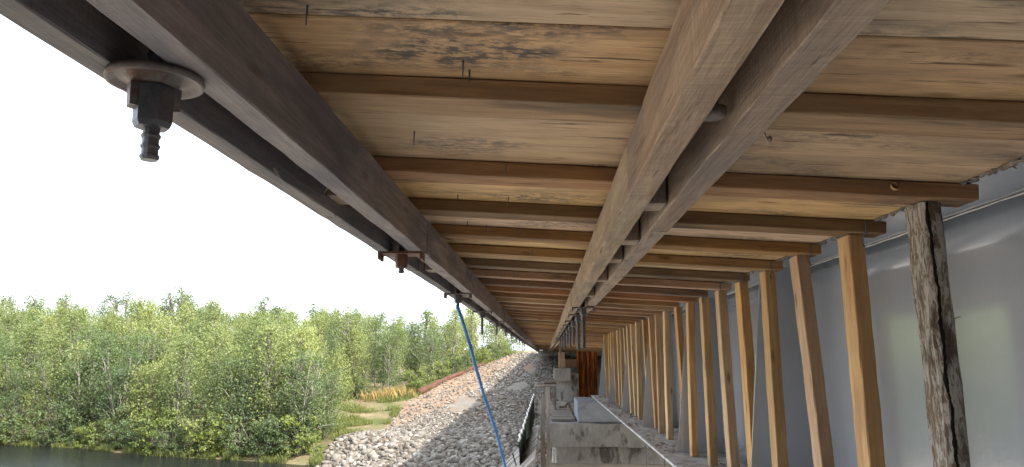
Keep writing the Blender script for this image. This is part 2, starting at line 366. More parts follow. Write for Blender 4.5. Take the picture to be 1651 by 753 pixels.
def terrain():
    nx, ny = len(xs), len(ys); groups = {'far_bank': [], 'rock_embankment': [], 'dirt_slope': []}
    for i in range(nx - 1):
        for j in range(ny - 1):
            cx, cy = (xs[i] + xs[i+1]) / 2, (ys[j] + ys[j+1]) / 2
            k = 'far_bank'
            if -12 < cx < 30 and cy < 62:
                if inpoly(cx, cy, ROCK): k = 'rock_embankment'
                elif inpoly(cx, cy, DIRT): k = 'dirt_slope'
            groups[k].append((i*ny+j, (i+1)*ny+j, (i+1)*ny+j+1, i*ny+j+1))
    V = np.stack([GX.ravel(), GY.ravel(), GZ.ravel()], 1); res = {}
    for k, fs in groups.items():
        used = sorted({a for f in fs for a in f}); mp = {a: b for b, a in enumerate(used)}
        o = from_data(k, V[used], [tuple(mp[a] for a in f) for f in fs], {'far_bank': M['ground'], 'rock_embankment': M['gravel'], 'dirt_slope': M['dirt']}[k], smooth=True)
        tag(o, kind='structure'); res[k] = o
    return res
TERR = terrain()
tag(TERR['far_bank'], 'wooded grassy ground rising behind the river')
tag(TERR['rock_embankment'], 'grey embankment of loose stones sloping up to the end of the bridge')
tag(TERR['dirt_slope'], 'bare brown dirt along the left edge of the stone embankment')
tag(from_data('river', [(-400, -200, 0), (400, -200, 0), (400, 200, 0), (-400, 200, 0)], [(0, 1, 2, 3)], M['water']), 'dark calm river below the wooded bank', kind='structure')

# pale gravel bar under and beside the bridge on this side of the river
def near_bank():
    X = np.concatenate([np.arange(-120, -20, 8.0), np.arange(-20, 20, 1.2), np.arange(20, 61, 8.0)]); Y = np.concatenate([np.arange(-90, -14, 8.0), np.arange(-14, 27.5, 1.0)])
    v, f = [], []; ny = len(Y)
    for x in X:
        for y in Y:
            e = 25.5 - max(0, -x - 10) * .12 + 1.2 * mnoise.noise(Vector((x * .15, 0, 0))) - y
            t_ = min(1, max(0, -x - 2) / 4); up = min(11, .4 + max(0, -y - 3.2 + 3.0 * t_) * (.8 + .4 * t_))  # slope behind the camera, added and raised to block sky light
            v.append((x, y, max(up, min(.42, -.25 + .16 * e)) + .12 * mnoise.noise(Vector((x * .4, y * .4, 2)))))
    for i in range(len(X) - 1):
        for j in range(ny - 1): f.append((i*ny+j, (i+1)*ny+j, (i+1)*ny+j+1, i*ny+j+1))
    lowf = [t for t in f if v[t[0]][2] < 1.6]; block_hill = [t for t in f if v[t[0]][2] >= 1.6]
    for nm, fs, mt, lb in (('near_bank', lowf, M['sand'], 'pale gravel ground below the bridge'), ('light_block_hill', block_hill, M['ground'], 'unseen grassy slope added behind the near end of the bridge to block sky light')):
        used = sorted({a for t in fs for a in t}); mp = {a: b for b, a in enumerate(used)}
        tag(from_data(nm, [v[a] for a in used], [tuple(mp[a] for a in t) for t in fs], mt, smooth=True), lb, kind='structure')
near_bank()

# ------------------------------------------------------------------ stones of the embankment
def stones():
    q = random.Random(11); protos = []
    for s in range(9):
        bm = bmesh.new(); bmesh.ops.create_icosphere(bm, subdivisions=2 if s < 5 else 1 if s < 7 else 0 or 1, radius=1)
        sx, sy, sz = q.uniform(.8, 1.25), q.uniform(.7, 1.0), q.uniform(.5, .8)
        cuts = [(Vector((q.gauss(0, 1), q.gauss(0, 1), q.gauss(0, 1))).normalized(), q.uniform(.55, .85)) for _ in range(7)]
        for v in bm.verts:
            p = v.co.copy()
            for n, d in cuts:
                e = p.dot(n) - d
                if e > 0: p -= n * e * .9
            p += mnoise.noise_vector(p * 1.6 + Vector((s * 9, 0, 0))) * .12
            v.co = Vector((p.x * sx, p.y * sy, p.z * sz))
        me = bpy.data.meshes.new('stone'); bm.to_mesh(me); bm.free(); me.materials.append(M['stone'])
        if s < 5: me.polygons.foreach_set('use_smooth', [True] * len(me.polygons))
        protos.append(me)
    pts = []
    tries = 0
    while len(pts) < 21000 and tries < 150000:
        tries += 1
        x = q.uniform(-10, 5); y = 26 + 34 * q.random() ** 1.25
        if x > 2.5 + (y - 26) * .01: continue
        if not inpoly(x, y, ROCK):
            if not inpoly(x, y, DIRT) or q.random() < .72: continue
        elif y > 38 and mnoise.noise(Vector((x * .5, y * .22, 7))) > .18 + .05 * (x + 5): continue
        front = y < 35.5
        r = (.05 + .13 * q.random() ** 1.6) if front else (.035 + .07 * q.random() ** 1.5)
        if q.random() < .06: r *= 1.5
        pts.append((x, y, r))
    X = np.array([p[0] for p in pts]); Y = np.array([p[1] for p in pts]); Z = hgt(X, Y)
    keep = [k for k in range(len(pts)) if Z[k] > -.35]
    app = sorted(keep, key=lambda k: -pts[k][2] / pts[k][1] * (1 if pts[k][0] < .3 else .3))
    big, rest = app[:290], app[290:]
    root = TERR['rock_embankment']
    for k in big:
        x, y, r = pts[k]
        o = place('stone', protos[q.randrange(5)], (x, y, Z[k] + r * .22), root, (q.uniform(-.4, .4), q.uniform(-.4, .4), q.uniform(0, 6.28)))
        o.scale = (r, r, r)
    base = []
    for me in protos[5:]:
        v = np.empty(len(me.vertices) * 3); me.vertices.foreach_get('co', v); f = np.empty(len(me.polygons) * 3, int); me.polygons.foreach_get('vertices', f)
        base.append((v.reshape(-1, 3), f.reshape(-1, 3)))
    VV, FF, n = [], [], 0
    for k in rest:
        x, y, r = pts[k]; v, f = base[q.randrange(4)]
        m = np.array(Euler((q.uniform(-.5, .5), q.uniform(-.5, .5), q.uniform(0, 6.28))).to_matrix())
        VV.append(v @ m.T * r + (x, y, Z[k] + r * .2)); FF.append(f + n); n += len(v)
    VV, FF = np.concatenate(VV), np.concatenate(FF); me = bpy.data.meshes.new('loose_stones')
    me.vertices.add(len(VV)); me.vertices.foreach_set('co', VV.ravel()); me.loops.add(FF.size); me.loops.foreach_set('vertex_index', FF.ravel().astype(np.int32))
    me.polygons.add(len(FF)); me.polygons.foreach_set('loop_start', np.arange(0, FF.size, 3, dtype=np.int32)); me.update(calc_edges=True); me.validate()
    me.materials.append(M_stone_many); o = place('loose_stones', me, (0, 0, 0), root); o['kind'] = 'stuff'
def m_stones_many():
    T = NT('mixed_stones'); g = T.n('NewGeometry').outputs['Random Per Island']; tc = T.n('TexCoord').outputs['Object']
    a = T.noise(tc, 9, 4, .6)
    col = T.ramp(g, [(0, (.07, .058, .045)), (.4, (.13, .113, .092)), (.8, (.185, .168, .145)), (1, (.29, .275, .25))])
    col = T.mix(.5, col, T.ramp(a, [(.3, .65), (.7, 1.25)]), 'MULTIPLY')
    return T.done(col, .88, T.bump(a, .4, .02), .25)
M_stone_many = m_stones_many()
stones()

# ------------------------------------------------------------------ trees
def tree_protos(seed, height, width, n_cl, leaves, lsize, base=.22, lean=.1, bare=False, multi=1):
    """returns trunk mesh data and crown mesh data, origin at the foot"""
    q = random.Random(seed); tv, tf = [], []
    def add(vf):
        n = len(tv); tv.extend(vf[0]); tf.extend(tuple(a + n for a in f) for f in vf[1])
    tops = []
    for s in range(multi):
        ang = q.uniform(0, 6.28); sp = 0 if multi == 1 else q.uniform(.15, .35) * width
        pts = []; w = Vector((0, 0, 0))
        for i in range(8):
            t = i / 7; w += Vector((q.uniform(-1, 1), q.uniform(-1, 1), 0)) * .03 * height * .5
            pts.append(Vector((math.cos(ang) * (sp * t + lean * height * t * t * .5), math.sin(ang) * (sp * t + lean * height * t * t * .5), t * height * .95)) + w * t)
        add(tube(pts, lambda t: .014 * height * (1 - t * .85) / multi ** .5, 6)); tops.append(pts)
    cv, cf = [], []
    ph = [q.uniform(0, 6.28) for _ in range(4)]
    for c in range(n_cl):
        t = base + (1 - base) * q.random() ** .8
        prof = math.sin(math.pi * min(1, ((t - base) / (1 - base)) * .82 + .16)) ** .7
        a = q.uniform(0, 6.28)
        outl = .72 + .22 * math.sin(2 * a + ph[0] + 5 * t) + .16 * math.sin(5 * a + ph[1] + 9 * t)
        rad = width / 2 * prof * outl * math.sqrt(q.uniform(.15, 1))
        st = q.choice(tops); i = min(6, int(t * 7)); ax = st[i].lerp(st[i+1], t * 7 - i)
        cc = ax + Vector((math.cos(a) * rad, math.sin(a) * rad, q.uniform(-.05, .05) * height))
        if q.random() < (.9 if bare else .45):
            j = max(0, i - 1); s0 = st[j]; mid = s0.lerp(cc, .5) + Vector((0, 0, .04 * height))
            add(tube([s0, mid, cc], lambda t: .0055 * height * (1 - .75 * t), 4))
        cr = q.uniform(.06, .115) * height * (.8 if bare else 1)
        for l in range(int(leaves * q.uniform(.6, 1.3))):
            d = Vector((q.gauss(0, 1), q.gauss(0, 1), q.gauss(0, .75))) * cr * .55
            p = cc + d; n = Vector((q.gauss(0, 1), q.gauss(0, 1), q.gauss(.7, .8))).normalized()
            u = n.orthogonal().normalized(); u = Matrix.Rotation(q.uniform(0, 6.28), 3, n) @ u; w2 = n.cross(u)
            s = lsize * q.uniform(.65, 1.3); k = len(cv)
            cv.extend([p - u * s, p + w2 * s * .55 + n * s * .15, p + u * s, p - w2 * s * .55 + n * s * .15]); cf.append((k, k+1, k+2, k+3))
    def mk(nm, v, f, m, sm):
        me = bpy.data.meshes.new(nm); me.from_pydata([tuple(x) for x in v], [], f); me.materials.append(m)
        if sm: me.polygons.foreach_set('use_smooth', [True] * len(me.polygons))
        return me
    return tv, tf, cv, cf, mk
def make_kind(seed, h, w, ncl, lv, ls, leafmat, **k):
    tv, tf, cv, cf, mk = tree_protos(seed, h, w, ncl, lv, ls, **k)
    return mk('trunk', tv, tf, M['trunk'], True), mk('crown', cv, cf, leafmat, False), h
KIND = {
 'birch': [make_kind(100 + i, 5.7, 2.6, 80, 46, .062, M['leaf'], multi=(1, 2, 1, 2)[i], base=.18) for i in range(4)],
 'young': [make_kind(120 + i, 4.8, 1.9, 62, 44, .06, M['leaf'], base=.12) for i in range(3)],
 'willow': [make_kind(140 + i, 4.6, 3.1, 84, 44, .062, M['leaf_d'], multi=3, base=.08) for i in range(3)],
 'open': [make_kind(160 + i, 7.0, 3.6, 85, 30, .08, M['leaf_d'], multi=2, base=.3, bare=True) for i in range(3)],
 'bush': [make_kind(180 + i, 1.7, 2.1, 60, 26, .06, (M['leaf'], M['leaf_d'], M['leaf_y'])[i], multi=3, base=.05) for i in range(3)],
}
def plant(kind, x, y, s, label, group, name, cat, q):
    tr, cr, h = q.choice(KIND[kind]) if not isinstance(kind, tuple) else KIND[kind[0]][kind[1]]
    z = h1(x, y) - .05
    t = thing(name, (x, y, z), label, cat, group); t.rotation_euler = (0, 0, q.uniform(0, 6.28)); sc = s * q.uniform(.93, 1.07); t.scale = (sc, sc, sc * q.uniform(.95, 1.08))
    for nm, me in (('trunk', tr), ('crown', cr)):
        o = bpy.data.objects.new(nm, me); C.objects.link(o); o.parent = t
    return t
def shore_y(x): return float(np.interp(x, [-60, -28.7, -23.7, -18, -12.2, -9.1], [46, 39.1, 37.7, 34.9, 33.1, 32]))
def log_x(y): t = max(0, (y - 48.2) / 12); return -8.05 + 5.2 * t ** 1.25
def forest():
    q = random.Random(5)
    def vis(x, y, pad=2.0): return x > -.735 * y - pad and x < -1.2
    # front row along the water
    x = -31.5
    while x < -11.0:
        y = shore_y(x) + q.uniform(.9, 2.0)
        kk = q.choice(['birch', 'young', 'willow', 'willow']); zone = 'left end' if x < -24 else 'middle' if x < -17.5 else 'right end'
        lab = {'birch': 'light birch', 'young': 'slim young birch', 'willow': 'dark spreading willow'}[kk] + ' in the front row along the water, ' + zone
        plant(kk, x, y, q.uniform(.8, 1.0), lab, lab, 'shore_tree', 'tree', q)
        x += q.uniform(.75, 1.15)
    x = -32
    while x < -10.4:
        y = shore_y(x) + q.uniform(.15, .7)
        kk = q.randrange(3); zone = 'left of the pale boulder' if x < -18.5 else 'right of the pale boulder'
        lab = ('light green', 'dark green', 'yellow-green')[kk] + ' low bush at the water, ' + zone
        plant(('bush', kk), x, y, q.uniform(.6, 1.1), lab, lab, 'shore_bush', 'bush', q)
        x += q.uniform(.55, .95)
    # the wood behind
    n = 0; pts = []
    for k in range(5000):
        y = 37 + 34 * q.random() ** .9; x = q.uniform(-.735 * y - 2, -2)
        if y < shore_y(x) + 3.2: continue
        if inpoly(x, y, MEADOW) or inpoly(x, y, DIRT) or inpoly(x, y, ROCK): continue
        if x > -9.5 and y < 49: continue
        if x > -14.5 and 41 < y < 49 and x > -14.5 + (y - 45) * .3: continue
        if y < 64 and x > log_x(y) - 1.5: continue
        dmin = 1.75 + (y - 37) * .012
        if any((x - a) ** 2 + (y - b) ** 2 < dmin * dmin for a, b in pts): continue
        pts.append((x, y))
    pts = sorted(pts, key=lambda p: p[1])[:285]
    for x, y in pts:
        far = y > 58
        k = q.choice(['birch', 'birch', 'young', 'willow']) if not far else q.choice(['birch', 'birch', 'birch', 'willow'])
        s = q.uniform(.85, 1.12) * (.98 if x < -30 else 1.0 if x < -16 else .86)
        look = {'birch': 'full light green birch', 'young': 'slim young birch', 'willow': 'dark green spreading willow'}[k]
        zone = 'left part' if x / y < -.45 else 'middle' if x / y < -.27 else 'right part near the clearing'
        where = 'at the back of the wood, ' if far else 'inside the wood, '
        lab = look + ' ' + where + zone
        plant(k, x, y, s, lab, lab, {'birch': 'birch_tree', 'young': 'young_birch_tree', 'willow': 'willow_tree'}[k], 'tree', q)
    # taller open trees on the skyline, left to right
    sk = [(-47.5, 66, .98, 'leftmost tall open tree standing above the wood against the sky'), (-44.2, 67, .92, 'open-crowned tree on the skyline second from the left edge'),
          (-38.6, 67, .98, 'wide dark tree above the wood left of the bushy skyline tree'), (-31.7, 64, 1.02, 'bushy dark tree rising highest in the middle of the skyline'),
          (-26.6, 68, .9, 'thin bare-topped tree right of the bushy skyline tree'), (-20.2, 67, .85, 'sparse tree on the skyline near the hanging bolt with the red plate'),
          (-17.0, 68, .8, 'small sparse tree on the skyline furthest to the right')]
    for i, (x, y, s, lab) in enumerate(sk): plant(('open', i % 3), x, y, s, lab, 'open trees on the skyline', 'skyline_tree', 'tree', q)
    # around the clearing
    for (x, y, s, kd, lab) in [(-12.6, 49.6, .95, ('birch', 1), 'round pale birch standing behind the clearing'), (-10.9, 50.4, .8, ('young', 0), 'slim young birch right behind the orange flowers'),
                               (-15.3, 41.8, .95, ('birch', 2), 'bright birch on the left side of the clearing'), (-13.2, 37.4, .82, ('young', 1), 'young tree at the water corner next to the stones'),
                               (-11.9, 36.4, .7, ('willow', 0), 'low willow left of the one closest to the stone embankment'), (-10.5, 35.6, .72, ('willow', 1), 'dark willow closest to the stone embankment'),
                               (-10.6, 37.6, .8, ('birch', 0), 'two-stemmed birch behind the willow closest to the stones'), (-11.9, 39.4, .9, ('birch', 3), 'full birch at the shore end of the clearing'), (-14.0, 35.6, .85, ('willow', 2), 'willow standing close to the water left of the young tree')]:
        plant(kd, x, y, s, lab, None, 'birch_tree' if kd[0] != 'willow' else 'willow_tree', 'tree', q)
    for i in range(16):
        y = 49.2 + i * .85; kk = q.randrange(3); lab = ('light green', 'dark green', 'yellow-green')[kk] + ' low bush in the line of bushes behind the brown log'
        plant(('bush', kk), log_x(y) - q.uniform(.6, 1.4), y, q.uniform(.55, .95), lab, lab, 'leafy_bush', 'bush', q)
    for (x, y, s, k, lab) in [(-11.2, 35.4, 1.0, 2, 'yellow-green bush beside the stones at the water'), (-12.9, 48.3, .8, 2, 'yellow-green bush at the back of the clearing'),
                              (-11.7, 48.9, .75, 0, 'green bush behind the orange flowers'), (-14.2, 46.2, .8, 2, 'yellow-green bush on the left rim of the clearing'), (-13.6, 40.2, .9, 0, 'green bush where the clearing meets the shore trees'),
                              (-5.3, 58, .9, 2, 'bright bush near the top of the stone slope'), (-4.2, 61, .8, 2, 'bright bush at the upper end of the brown log'), (-6.8, 56.5, .9, 0, 'green bush halfway along the brown log')]:
        plant(('bush', k), x, y, s, lab, None, 'leafy_bush', 'bush', q)
forest()

def blades(name, pts, mat, hlo, hhi, wid, seed):
    q = random.Random(seed); V, F = [], []
    X = np.array([p[0] for p in pts]); Y = np.array([p[1] for p in pts]); Z = hgt(X, Y)
    for (x, y), z in zip(pts, Z):
        if z < -.12: continue
        a = q.uniform(0, 6.28); hh = q.uniform(hlo, hhi); l = hh * q.uniform(.1, .5); w = wid * q.uniform(.6, 1.3); k = len(V)
        dx, dy = math.cos(a), math.sin(a)
        V += [(x - dy * w, y + dx * w, z - .02), (x + dy * w, y - dx * w, z - .02), (x + dx * l * .35 + dy * w * .6, y + dy * l * .35 - dx * w * .6, z + hh * .6), (x + dx * l, y + dy * l, z + hh)]
        F += [(k, k+1, k+2), (k, k+2, k+3)]
    return from_data(name, V, F, mat)
def grass():
    q = random.Random(3); P = []
    while len(P) < 11000:
        x = -33 + 23.6 * q.random() ** 1.5
        if mnoise.noise(Vector((x * .8, 5, 0))) > -.12: P.append((x, shore_y(x) + abs(q.gauss(0, .5)) - .2))
    for k in range(30000):
        x, y = q.uniform(-15, -8), q.uniform(34, 50)
        if inpoly(x, y, MEADOW) and mnoise.noise(Vector((x * .6, y * .5, 3.0))) > .02: P.append((x, y))
    for k in range(9000):
        t = q.random(); x, y = -9.2 + 6.4 * t + q.gauss(0, .5), 47 + 15 * t + q.gauss(0, .6)
        if not inpoly(x, y, ROCK) and not inpoly(x, y, DIRT): P.append((x, y))
    tag(blades('grass', P, M['grass'], .10, .34, .014, 1), 'green and yellow grass along the water and in the clearing', 'grass', kind='stuff')
    F = [(-9.9 + q.gauss(0, .8), 47.6 + q.gauss(0, .5)) for _ in range(330)] + [(-11.8 + q.gauss(0, .3), 36.6 + q.gauss(0, .3)) for _ in range(60)]
    tag(blades('fireweed', F, M['flower'], .4, .8, .02, 2), 'orange and red flower stalks at the back of the clearing', 'flowers', kind='stuff')
grass()
# brown log lying along the upper edge of the dirt
pts = []
for i in range(15):
    t = i / 14 * .72; x, y = -8.05 + 5.2 * t ** 1.25, 48.2 + 12 * t; pts.append((x, y, h1(x, y) + 0.12 + .015 * math.sin(i * 1.7)))
v, f = tube(pts, lambda t: .24 * (1 - .6 * t) * (1 + .12 * math.sin(t * 31)), 10)
tag(from_data('fallen_log', v, f, M['bark'], loc=pts[0], smooth=True), 'long reddish brown log lying along the edge of the stone slope', 'log')
b = rough_block('boulder', (-19.0, 35.5, .1), (-17.9, 36.4, .95), M['stone'], n=.3, amp=.12, seed=4)
tag(b, 'large pale boulder at the water in front of the trees', 'boulder')

# ------------------------------------------------------------------ bridge: deck slab and girder
def prism(name, sec, y0, y1, mat, parent=None, loc=(0, 0, 0)):
    n = len(sec); v = [(x, y0, z + H) for x, z in sec] + [(x, y1, z + H) for x, z in sec]
    f = [tuple(range(n)), tuple(range(2*n-1, n-1, -1))] + [(i, n+i, n+(i+1) % n, (i+1) % n) for i in range(n)]
    return from_data(name, v, f, mat, parent, loc)
tag(prism('deck_slab', [(-.70, Zs(-.70) + .027), (XE, Zs(XE) + .030), (XE + .002, .522), (9.5, .522), (9.5, .80), (-.70, .80)], -7, DY1 + 2, M['slab'], loc=(4, 25, .6 + H)),
    'concrete bridge deck above the timber formwork', 'bridge deck')
g = thing('steel_girder', (XW, 4, ZF + H - .02), 'grey painted steel girder with glossy web on the right', 'girder')
def web():
    ys_ = np.arange(GY0, GY1 + .01, .22); zs_ = np.linspace(ZF, .489, 9); q = random.Random(2); v, f = [], []
    for y in ys_:
        for z in zs_:
            inner = ZF + .01 < z < .48
            v.append((XW + (mnoise.noise(Vector((y * .9, z * 1.3, 0))) * .006 if inner else 0), min(y, GY1), z + H))
    n = len(zs_)
    for i in range(len(ys_) - 1):
        for j in range(n - 1): f.append((i*n+j, i*n+j+1, (i+1)*n+j+1, (i+1)*n+j))
    k = len(v); v += [(XW + .03, p[1], p[2]) for p in v[:k]]; f += [tuple(a + k for a in reversed(t)) for t in f[:]]
    for i in range(len(ys_) - 1):
        f.append((i*n, (i+1)*n, (i+1)*n+k, i*n+k)); f.append((i*n+n-1, i*n+n-1+k, (i+1)*n+n-1+k, (i+1)*n+n-1))
    for e in (0, (len(ys_)-1)*n):
        for j in range(n - 1): f.append((e+j, e+j+k, e+j+1+k, e+j+1))
    return from_data('web', v, f, M['paint'], g, (XW, 4, H), smooth=True)
web()
box('top_flange', (XE, GY0, .4905 + H), (XW + .29, GY1, .518 + H), M['paint'], g)
box('bottom_flange', (.925, GY0, ZF - .022 + H), (XW + .55, GY1 + .05, ZF - .001 + H), M['flange'], g, bev=.003)
v, f = [], []
pts = [(XW - .006, GY0 + .06 * i, .486 + H + .0008 * math.sin(i * 1.9)) for i in range(int((GY1 - GY0) / .06))]
q = random.Random(9); rads = [.0032 + q.uniform(-.001, .001) for _ in pts]
v, f = tube(pts, lambda t: rads[min(len(rads) - 1, int(t * (len(rads) - 1)))], 6); from_data('weld_bead', v, f, M['white'], g, smooth=True)
for yy in (4.18, 6.35, 8.62, 10.9, 13.2, 15.55):
    sec = [(XE + .006, .489), (XW - .001, .489), (XW - .001, ZF + .001), (1.075, ZF + .001), (1.075, ZF + .03)]
    n = len(sec); v = [(x, yy - .008, z + H) for x, z in sec] + [(x, yy + .008, z + H) for x, z in sec]
    from_data('stiffener', v, [tuple(range(n)), tuple(range(2*n-1, n-1, -1))] + [(i, n+i, n+(i+1) % n, (i+1) % n) for i in range(n)], M['paint'], g, (1.2, yy, H))
# paint blisters / cracks on the web
def crack(pts):
    v, f = tube([(XW - .002, y, z + H) for y, z in pts], lambda t: .0028 * math.sin(math.pi * (.1 + .8 * t)), 5); from_data('paint_crack', v, f, M['litter'], g)
crack([(2.28, .10), (2.22, .088), (2.18, .092), (2.12, .075), (2.06, .066), (2.03, .05)])
crack([(2.86, .06), (2.80, .10), (2.76, .105), (2.70, .135), (2.66, .14)])
# litter on the flange
q = random.Random(21); V, F = [], []
for k in range(1500):
    x, y, s = q.uniform(.95, XW - .02), q.uniform(2.5, 15.5), q.uniform(.004, .02) * (1 if q.random() < .9 else 2)
    if mnoise.noise(Vector((x * 3, y * 1.1, 0))) < -.08: continue
    a = q.uniform(0, 6.28); c_, s_ = math.cos(a), math.sin(a); k0 = len(V); w = s * q.uniform(.2, .7); z = ZF + .001 + H
    for (lx, ly, lz) in ((-s, -w, .001), (s, -w, .001), (s, w, .004), (-s, w, .001), (0, 0, q.uniform(.004, .012))): V.append((x + lx * c_ - ly * s_, y + lx * s_ + ly * c_, z + lz))
    F += [(k0, k0+1, k0+4), (k0+1, k0+2, k0+4), (k0+2, k0+3, k0+4), (k0+3, k0, k0+4)]
tag(from_data('litter', V, F, M['litter']), 'dry wood chips and dirt lying on the girder flange', 'litter', kind='stuff')
# sealant along the flange edge
sp = bpy.data.objects  # (namespace only)

# ------------------------------------------------------------------ formwork: sheathing and joists
fw = thing('deck_formwork', (0, 2, .5 + H), 'timber formwork of wide cream boards on flat joists under the deck', 'formwork')
JY = [-1.55, -.95, -.34, .25, .86, 1.46, 2.12, 2.70, 3.26, 3.84]
while JY[-1] < DY1 - .8: JY.append(JY[-1] + .575 + rnd.uniform(-.02, .02))
ang = math.atan(FALL)
def cross(name, x0, x1, y, w, h, ztop_off, mat, cache, seed, segs, jit):
    """a timber lying across under the sloping soffit; y = its near edge"""
    key = (round(x0, 2), round(x1, 2), round(w, 3), round(h, 3), seed)
    if key not in cache: cache[key] = timber_mesh(name, (x1 - x0) / math.cos(ang), w, h, mat, seed, segs, jit, .003)
    zc = Zs(x0) + ztop_off
    return place(name, cache[key], (x0, y + w / 2, zc + H), fw, (0, ang, 0))
cb, cj = {}, {}
# sheathing boards: seams hidden on a joist or open in the bay
edges = [-7.0]
while edges[-1] < JY[0]: edges.append(edges[-1] + .55)
edges = edges[:-1]
for i, j in enumerate(JY):
    edges.append(j + .06)
    if i + 1 < len(JY) and j < 16 and (i % 3 == 1 or i % 5 == 4): edges.append(j + .06 + (JY[i+1] - j) * (.55 if i % 2 else .38))
edges = [e for e in edges if e < .7] + [.80, 1.20] + [e for e in edges if e > 1.4]
edges.append(DY1)
boards = []
for a, b_ in zip(edges[:-1], edges[1:]):
    w = round((b_ - a - .005) / .005) * .005
    x1 = XE - .002 + rnd.uniform(-.004, 0) if a < GY1 else 3.2
    boards.append((a, b_, cross('sheathing_board', -.66, round(x1, 3), a + (b_ - a - w) / 2, w, .02, .0105 + rnd.uniform(0, .0025), M['ply'], cb, 0, 4, .0006)))
for i, y in enumerate(JY):
    x1 = 1.20 + rnd.choice((-.01, .0, .015, .03)) if y < GY1 else 3.1
    x0 = -.64
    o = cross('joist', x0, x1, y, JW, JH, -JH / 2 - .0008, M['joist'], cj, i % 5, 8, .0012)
# nails poking down through the boards
def nail(x, y, l, tx):
    bd = next(b for a, c, b in boards if a <= y < c)
    v, f = tube([(x, y, Zs(x) + H + .004), (x + tx * .5, y, Zs(x) + H - l * .55), (x + tx, y + .002, Zs(x) + H - l)], lambda t: .0023 * (1 - .55 * t), 5)
    from_data('nail', v, f, M['steel'], bd, (x, y, Zs(x) + H))
for (x, y, l, tx) in [(-.385, 1.13, .030, .0), (-.145, 1.30, .028, .001), (-.138, 1.345, .022, .001), (-.325, 1.80, .032, .001), (-.105, 2.04, .022, -.002), (-.12, 2.48, .028, .0), (-.30, 2.53, .02, .0),
                      (-.245, 3.10, .03, .001), (-.10, 3.12, .024, .0), (-.32, 3.05, .024, .0), (-.28, 3.66, .03, 0), (-.06, 3.68, .026, 0), (-.16, 4.24, .026, 0), (-.02, 4.28, .03, 0), (-.2, 4.85, .03, .002)]:
    nail(x, y, l, tx)
# sealant squeezed out along the flange edge
def sealant():
    q = random.Random(31); pts, rads = [], []; y = .4
    while y < 9: pts.append((XE - .004 + q.uniform(-.003, .003), y, Zs(XE) + H - .002 + q.uniform(-.004, .002))); rads.append(q.choice([.001, .002, .003, .005, .008, .010])); y += q.uniform(.008, .018)
    v, f = tube(pts, lambda t: rads[min(len(rads) - 1, int(t * (len(rads) - 1) + .5))], 6)
    from_data('sealant_bead', v, f, M['sealant'], fw)
    for k in range(46):                                    # loose drips
        y0 = q.uniform(1.6, 5); l = q.uniform(.008, .024)
        v, f = tube([(XE - .003, y0, Zs(XE) + H), (XE - .004, y0 + .004, Zs(XE) + H - l * .6), (XE + q.uniform(-.01, .01), y0 + q.uniform(-.015, .015), Zs(XE) + H - l)], lambda t: .005 * (1 - .6 * t), 5)
        from_data('sealant_drip', v, f, M['sealant'], fw)
sealant()

# ------------------------------------------------------------------ walers
def waler(label, name, beams, mat, breaks, seed, spacers, xs_):
    t = thing(name, (sum(b[0] + b[1] for b in beams) / 4, 1, beams[0][2] + H), label, 'beam')
    q = random.Random(seed)
    for bi, (x0, x1, zb, zt) in enumerate(beams):
        br = [-6.5] + [b + (.55 if bi else 0) for b in breaks] + [DY1 - .3]
        for k, (a, b) in enumerate(zip(br[:-1], br[1:])):
            dz, dx = q.uniform(-.003, .0), q.uniform(-.003, .003)
            timber('beam', ((x0+x1)/2 + dx, a + .002, (zb+zt)/2 + H + dz), ((x0+x1)/2 + dx, b - .002, (zb+zt)/2 + H + dz), x1 - x0, zt - zb, mat, t, seed=seed * 31 + bi * 7 + k, segs=max(8, int((b - a) * 10)) if b < 20 else 40, jit=.0013 if b < 20 else .0006, cham=.002)
    for (y, dz, l, hh) in spacers:
        zb = beams[0][2]
        box('spacer_block', (xs_[0] + .004, y, zb + dz + H), (xs_[1] - .004, y + l, zb + dz + hh + H), M['waler'] , t, bev=.002)
    return t
wc = waler('pair of rough sawn beams with a gap running under the middle of the formwork', 'double_waler',
     [(.194, .254, .372, Zj(.254) - .0015), (.312, .372, .378, Zj(.372) - .0015)], M['waler'], [1.70, 5.6, 9.4, 14, 20, 30, 42], 3,
     [(1.86, .012, .10, .09), (2.42, .004, .10, .09), (2.95, .01, .10, .08), (3.7, .006, .1, .08), (4.7, .01, .1, .08), (6.4, .01, .1, .08), (8, .01, .1, .08)], (.254, .312))
wl = waler('dark weathered pair of beams along the outer left edge of the formwork', 'double_waler',
     [(-.523, -.470, .402, Zj(-.47) - .0015), (-.640, -.594, .402, Zj(-.594) - .0015)], M['waler_out'], [2.9, 6.8, 10.8, 15.4, 22, 32, 44], 5,
     [(1.95, .03, .12, .1), (3.6, .02, .12, .1), (5.2, .02, .12, .1), (6.9, .02, .12, .1), (8.5, .02, .12, .1)], (-.594, -.523))

